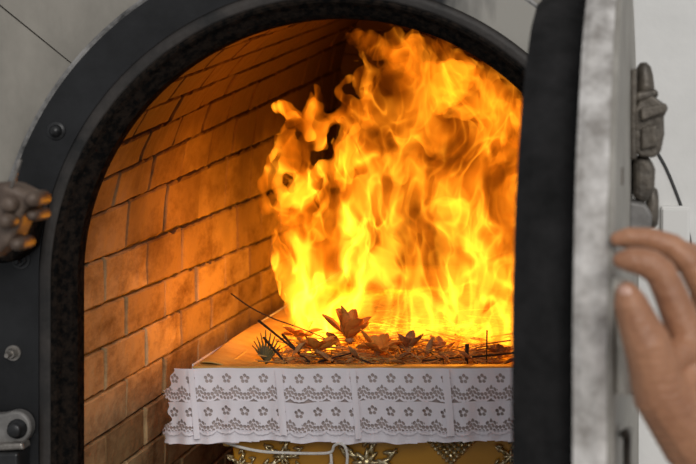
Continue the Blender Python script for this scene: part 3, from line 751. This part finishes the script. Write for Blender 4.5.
# pull handle near the free edge
bm = bmesh.new(); hs = .016
ha, hb = at(619, 296, 1.46).z, at(619, 394, 1.46).z
bm_tube(bm, spline([dpt(hs, -.004, ha + .012), dpt(hs, -.013, ha + .010), dpt(hs, -.017, ha - .006), dpt(hs, -.017, (ha + hb) / 2), dpt(hs, -.017, hb + .010), dpt(hs, -.015, hb)], 6), [.0068] * 12 + [.0078] * 8 + [.0085] * 8 + [.0088] * 3, 14) if False else None
pts = spline([dpt(hs, -.002, ha + .008), dpt(hs, -.010, ha + .006), dpt(hs, -.0135, ha - .012), dpt(hs, -.0135, (ha + hb) / 2), dpt(hs, -.0135, hb)], 6)
bm_tube(bm, pts, [.008 + .0025 * min(1, i / 10) for i in range(len(pts))], 14)
o = from_bm('handle', bm, M['handle'], door, True); o['label'] = 'pale worn pull handle'
bm = bmesh.new(); bm_tube(bm, [dpt(.06, -.01, at(632, 432, 1.52).z), dpt(.16, -.012, at(650, 432, 1.6).z)], .004, 10)
bm_tube(bm, [dpt(.10, -.012, at(641, 432, 1.55).z), dpt(.10, -.012, at(641, 470, 1.55).z)], .004, 10); from_bm('lower_catch', bm, M['latch'], door, True)

# cable and small box on the white wall
bm = bmesh.new(); bm_tube(bm, spline([at(650, 140, 2.3245), at(657, 152, 2.3245), at(666, 168, 2.3245), at(676, 192, 2.3245), at(684, 215, 2.3245), at(690, 240, 2.3245), at(693, 262, 2.3245), at(694, 330, 2.3245)], 8), .0022, 8)
tag(from_bm('cable', bm, M['cable'], smooth=True), 'thin dark cable curving down the white wall behind the door latch', 'cable')
bx = empty('junction_box', at(675, 230, 2.325), 'small white box on the wall under the dark cable, behind the latch', 'box')
p0, p1 = at(661, 262, 2.315), at(690, 206, 2.315); bm = bmesh.new(); bm_box(bm, (p0.x, 2.315, p0.z), (p1.x, 2.3265, p1.z)); from_bm('box_body', bm, M['box'], bx, bevel=.003)
bm = bmesh.new(); bm_box(bm, (p0.x + .002, 2.312, p0.z + .002), (p1.x - .002, 2.316, p1.z - .004)); from_bm('lid', bm, M['box'], bx, bevel=.002)

# ------------------------------------------------------------------ hand of the person closing the door
def ball(bm, c, r, n=10):
    bmesh.ops.create_icosphere(bm, subdivisions=2, radius=r, matrix=Matrix.Translation(c))
def chain(bm, pts):
    for (a, b, c, r), (a2, b2, c2, r2) in zip(pts, pts[1:]):
        P, Q = at(a, b, c), at(a2, b2, c2); Ra, Rb = sz(r, c), sz(r2, c2)
        n = max(2, int((P - Q).length / (.3 * min(Ra, Rb))))
        for k in range(n + 1): t = k / n; ball(bm, P.lerp(Q, t), Ra * (1 - t) + Rb * t)
bm = bmesh.new()
mid = [(617, 239, 1.462, 7.6), (628, 237, 1.462, 10), (642, 237.5, 1.462, 10.6), (652, 239.5, 1.462, 12), (672, 246, 1.465, 13), (690, 262, 1.466, 14.5), (704, 290, 1.468, 14.5), (714, 322, 1.47, 17)]
idx = [(621, 260, 1.425, 9), (632, 260, 1.425, 13.5), (644, 262, 1.425, 15), (651, 265, 1.425, 16), (661, 273, 1.427, 16.5), (670, 293, 1.428, 17.5), (682, 322, 1.43, 19.5), (696, 350, 1.432, 23)]
rin = [(624, 241, 1.497, 7.5), (650, 240, 1.498, 10), (694, 256, 1.503, 13), (722, 322, 1.505, 15)]
pin = [(640, 254, 1.528, 7), (662, 254, 1.53, 8), (700, 272, 1.533, 10), (728, 330, 1.535, 12)]
thumb = [(627, 294, 1.395, 13), (631, 305, 1.395, 18), (639, 326, 1.398, 21.5), (647, 344, 1.40, 25), (654, 366, 1.405, 27), (661, 392, 1.412, 30), (700, 440, 1.435, 40)]
chain(bm, [(668, 362, 1.41, 17), (684, 350, 1.42, 16), (698, 350, 1.432, 20)])
for c_ in (mid, idx, rin, pin, thumb): chain(bm, c_)
W = (748, 482, 1.475, 34)
chain(bm, [(698, 350, 1.432, 20), (706, 400, 1.44, 27), W]); chain(bm, [(710, 322, 1.47, 14), (716, 390, 1.468, 21), W])
chain(bm, [(722, 322, 1.505, 13), (728, 390, 1.497, 20), W]); chain(bm, [(728, 330, 1.535, 12), (736, 400, 1.52, 18), W])
chain(bm, [(668, 392, 1.412, 20), (690, 376, 1.425, 18), (698, 350, 1.432, 17)]); chain(bm, [(664, 372, 1.412, 15), (682, 358, 1.425, 13)])
chain(bm, [(664, 392, 1.412, 26), (700, 420, 1.435, 32), (720, 455, 1.46, 34), W])
chain(bm, [W, (800, 550, 1.46, 38), (890, 660, 1.44, 46)])
hand = from_bm('person', bm, M['skin'])
r_ = hand.modifiers.new('union', 'REMESH'); r_.mode = 'VOXEL'; r_.voxel_size = .0014; r_.use_smooth_shade = True
s_ = hand.modifiers.new('smooth', 'SMOOTH'); s_.factor = .6; s_.iterations = 7
tag(hand, 'bare hand of a person, fingertips resting on the edge of the open furnace door', 'person')
def nail(c, nrm, along, l, w):
    bm = bmesh.new(); nrm = Vector(nrm).normalized(); along = Vector(along); along = (along - nrm * along.dot(nrm)).normalized(); s = along.cross(nrm)
    bmesh.ops.create_uvsphere(bm, u_segments=18, v_segments=10, radius=1)
    for v_ in bm.verts:
        x, y, z = v_.co; q = max(abs(x), .0)
        v_.co = c + along * x * l + s * y * w + nrm * (z * .0011 - (y * y) * w * .35)
    return from_bm('nail', bm, M['nail'], hand, True)
q = at(628.5, 295, 1.395); nail(q + Vector((-.004, -.0098, .001)), (-.40, -.9, .12), at(627, 286, 1.395) - at(637, 322, 1.395), .0085, .0075)

# ------------------------------------------------------------------ light
w = bpy.data.worlds.new('daylight'); bpy.context.scene.world = w; w.use_nodes = True
w.node_tree.nodes['Background'].inputs[0].default_value = (.95, .97, 1.0, 1); w.node_tree.nodes['Background'].inputs[1].default_value = .40
def light(name, kind, loc, energy, col, **kw):
    l = bpy.data.lights.new(name, kind); l.energy = energy; l.color = col
    for k_, v_ in kw.items(): setattr(l, k_, v_)
    o = bpy.data.objects.new(name, l); C.objects.link(o); o.location = loc; return o
s = light('open_sky_light', 'SUN', (-1, -2, 4), 1.7, (1, .97, .93), angle=math.radians(32))
s.rotation_euler = Vector((-.33, 1, -.50)).to_track_quat('-Z', 'Y').to_euler()
OR = (1, .35, .014)
for px, py, d, e in ((395, 245, 3.8, 4.0), (345, 280, 3.25, 2.0), (318, 300, 2.95, 1.0), (390, 300, 3.0, 1.6), (470, 295, 2.95, 1.6), (430, 230, 3.0, .6)):
    light('fire_glow', 'POINT', at(px, py, d), e, OR, shadow_soft_size=.05)

cam = bpy.data.cameras.new('camera'); co = bpy.data.objects.new('camera', cam); C.objects.link(co)
co.location = (0, 0, CH); co.rotation_euler = (PI / 2, 0, 0)
cam.sensor_width = 36; cam.lens = F / 696 * 36; cam.shift_x = (348 - VX) / 696; cam.shift_y = -(232 - VY) / 696
cam.dof.use_dof = True; cam.dof.focus_distance = 2.66; cam.dof.aperture_fstop = 6.6; cam.clip_start = .05
sc = bpy.context.scene; sc.camera = co
sc.view_settings.view_transform = 'Standard'; sc.view_settings.look = 'None'; sc.view_settings.gamma = 1; sc.view_settings.exposure = 0
sc.view_settings.use_curve_mapping = False
sc.cycles.use_denoising = True
sc.cycles.volume_bounces = 0
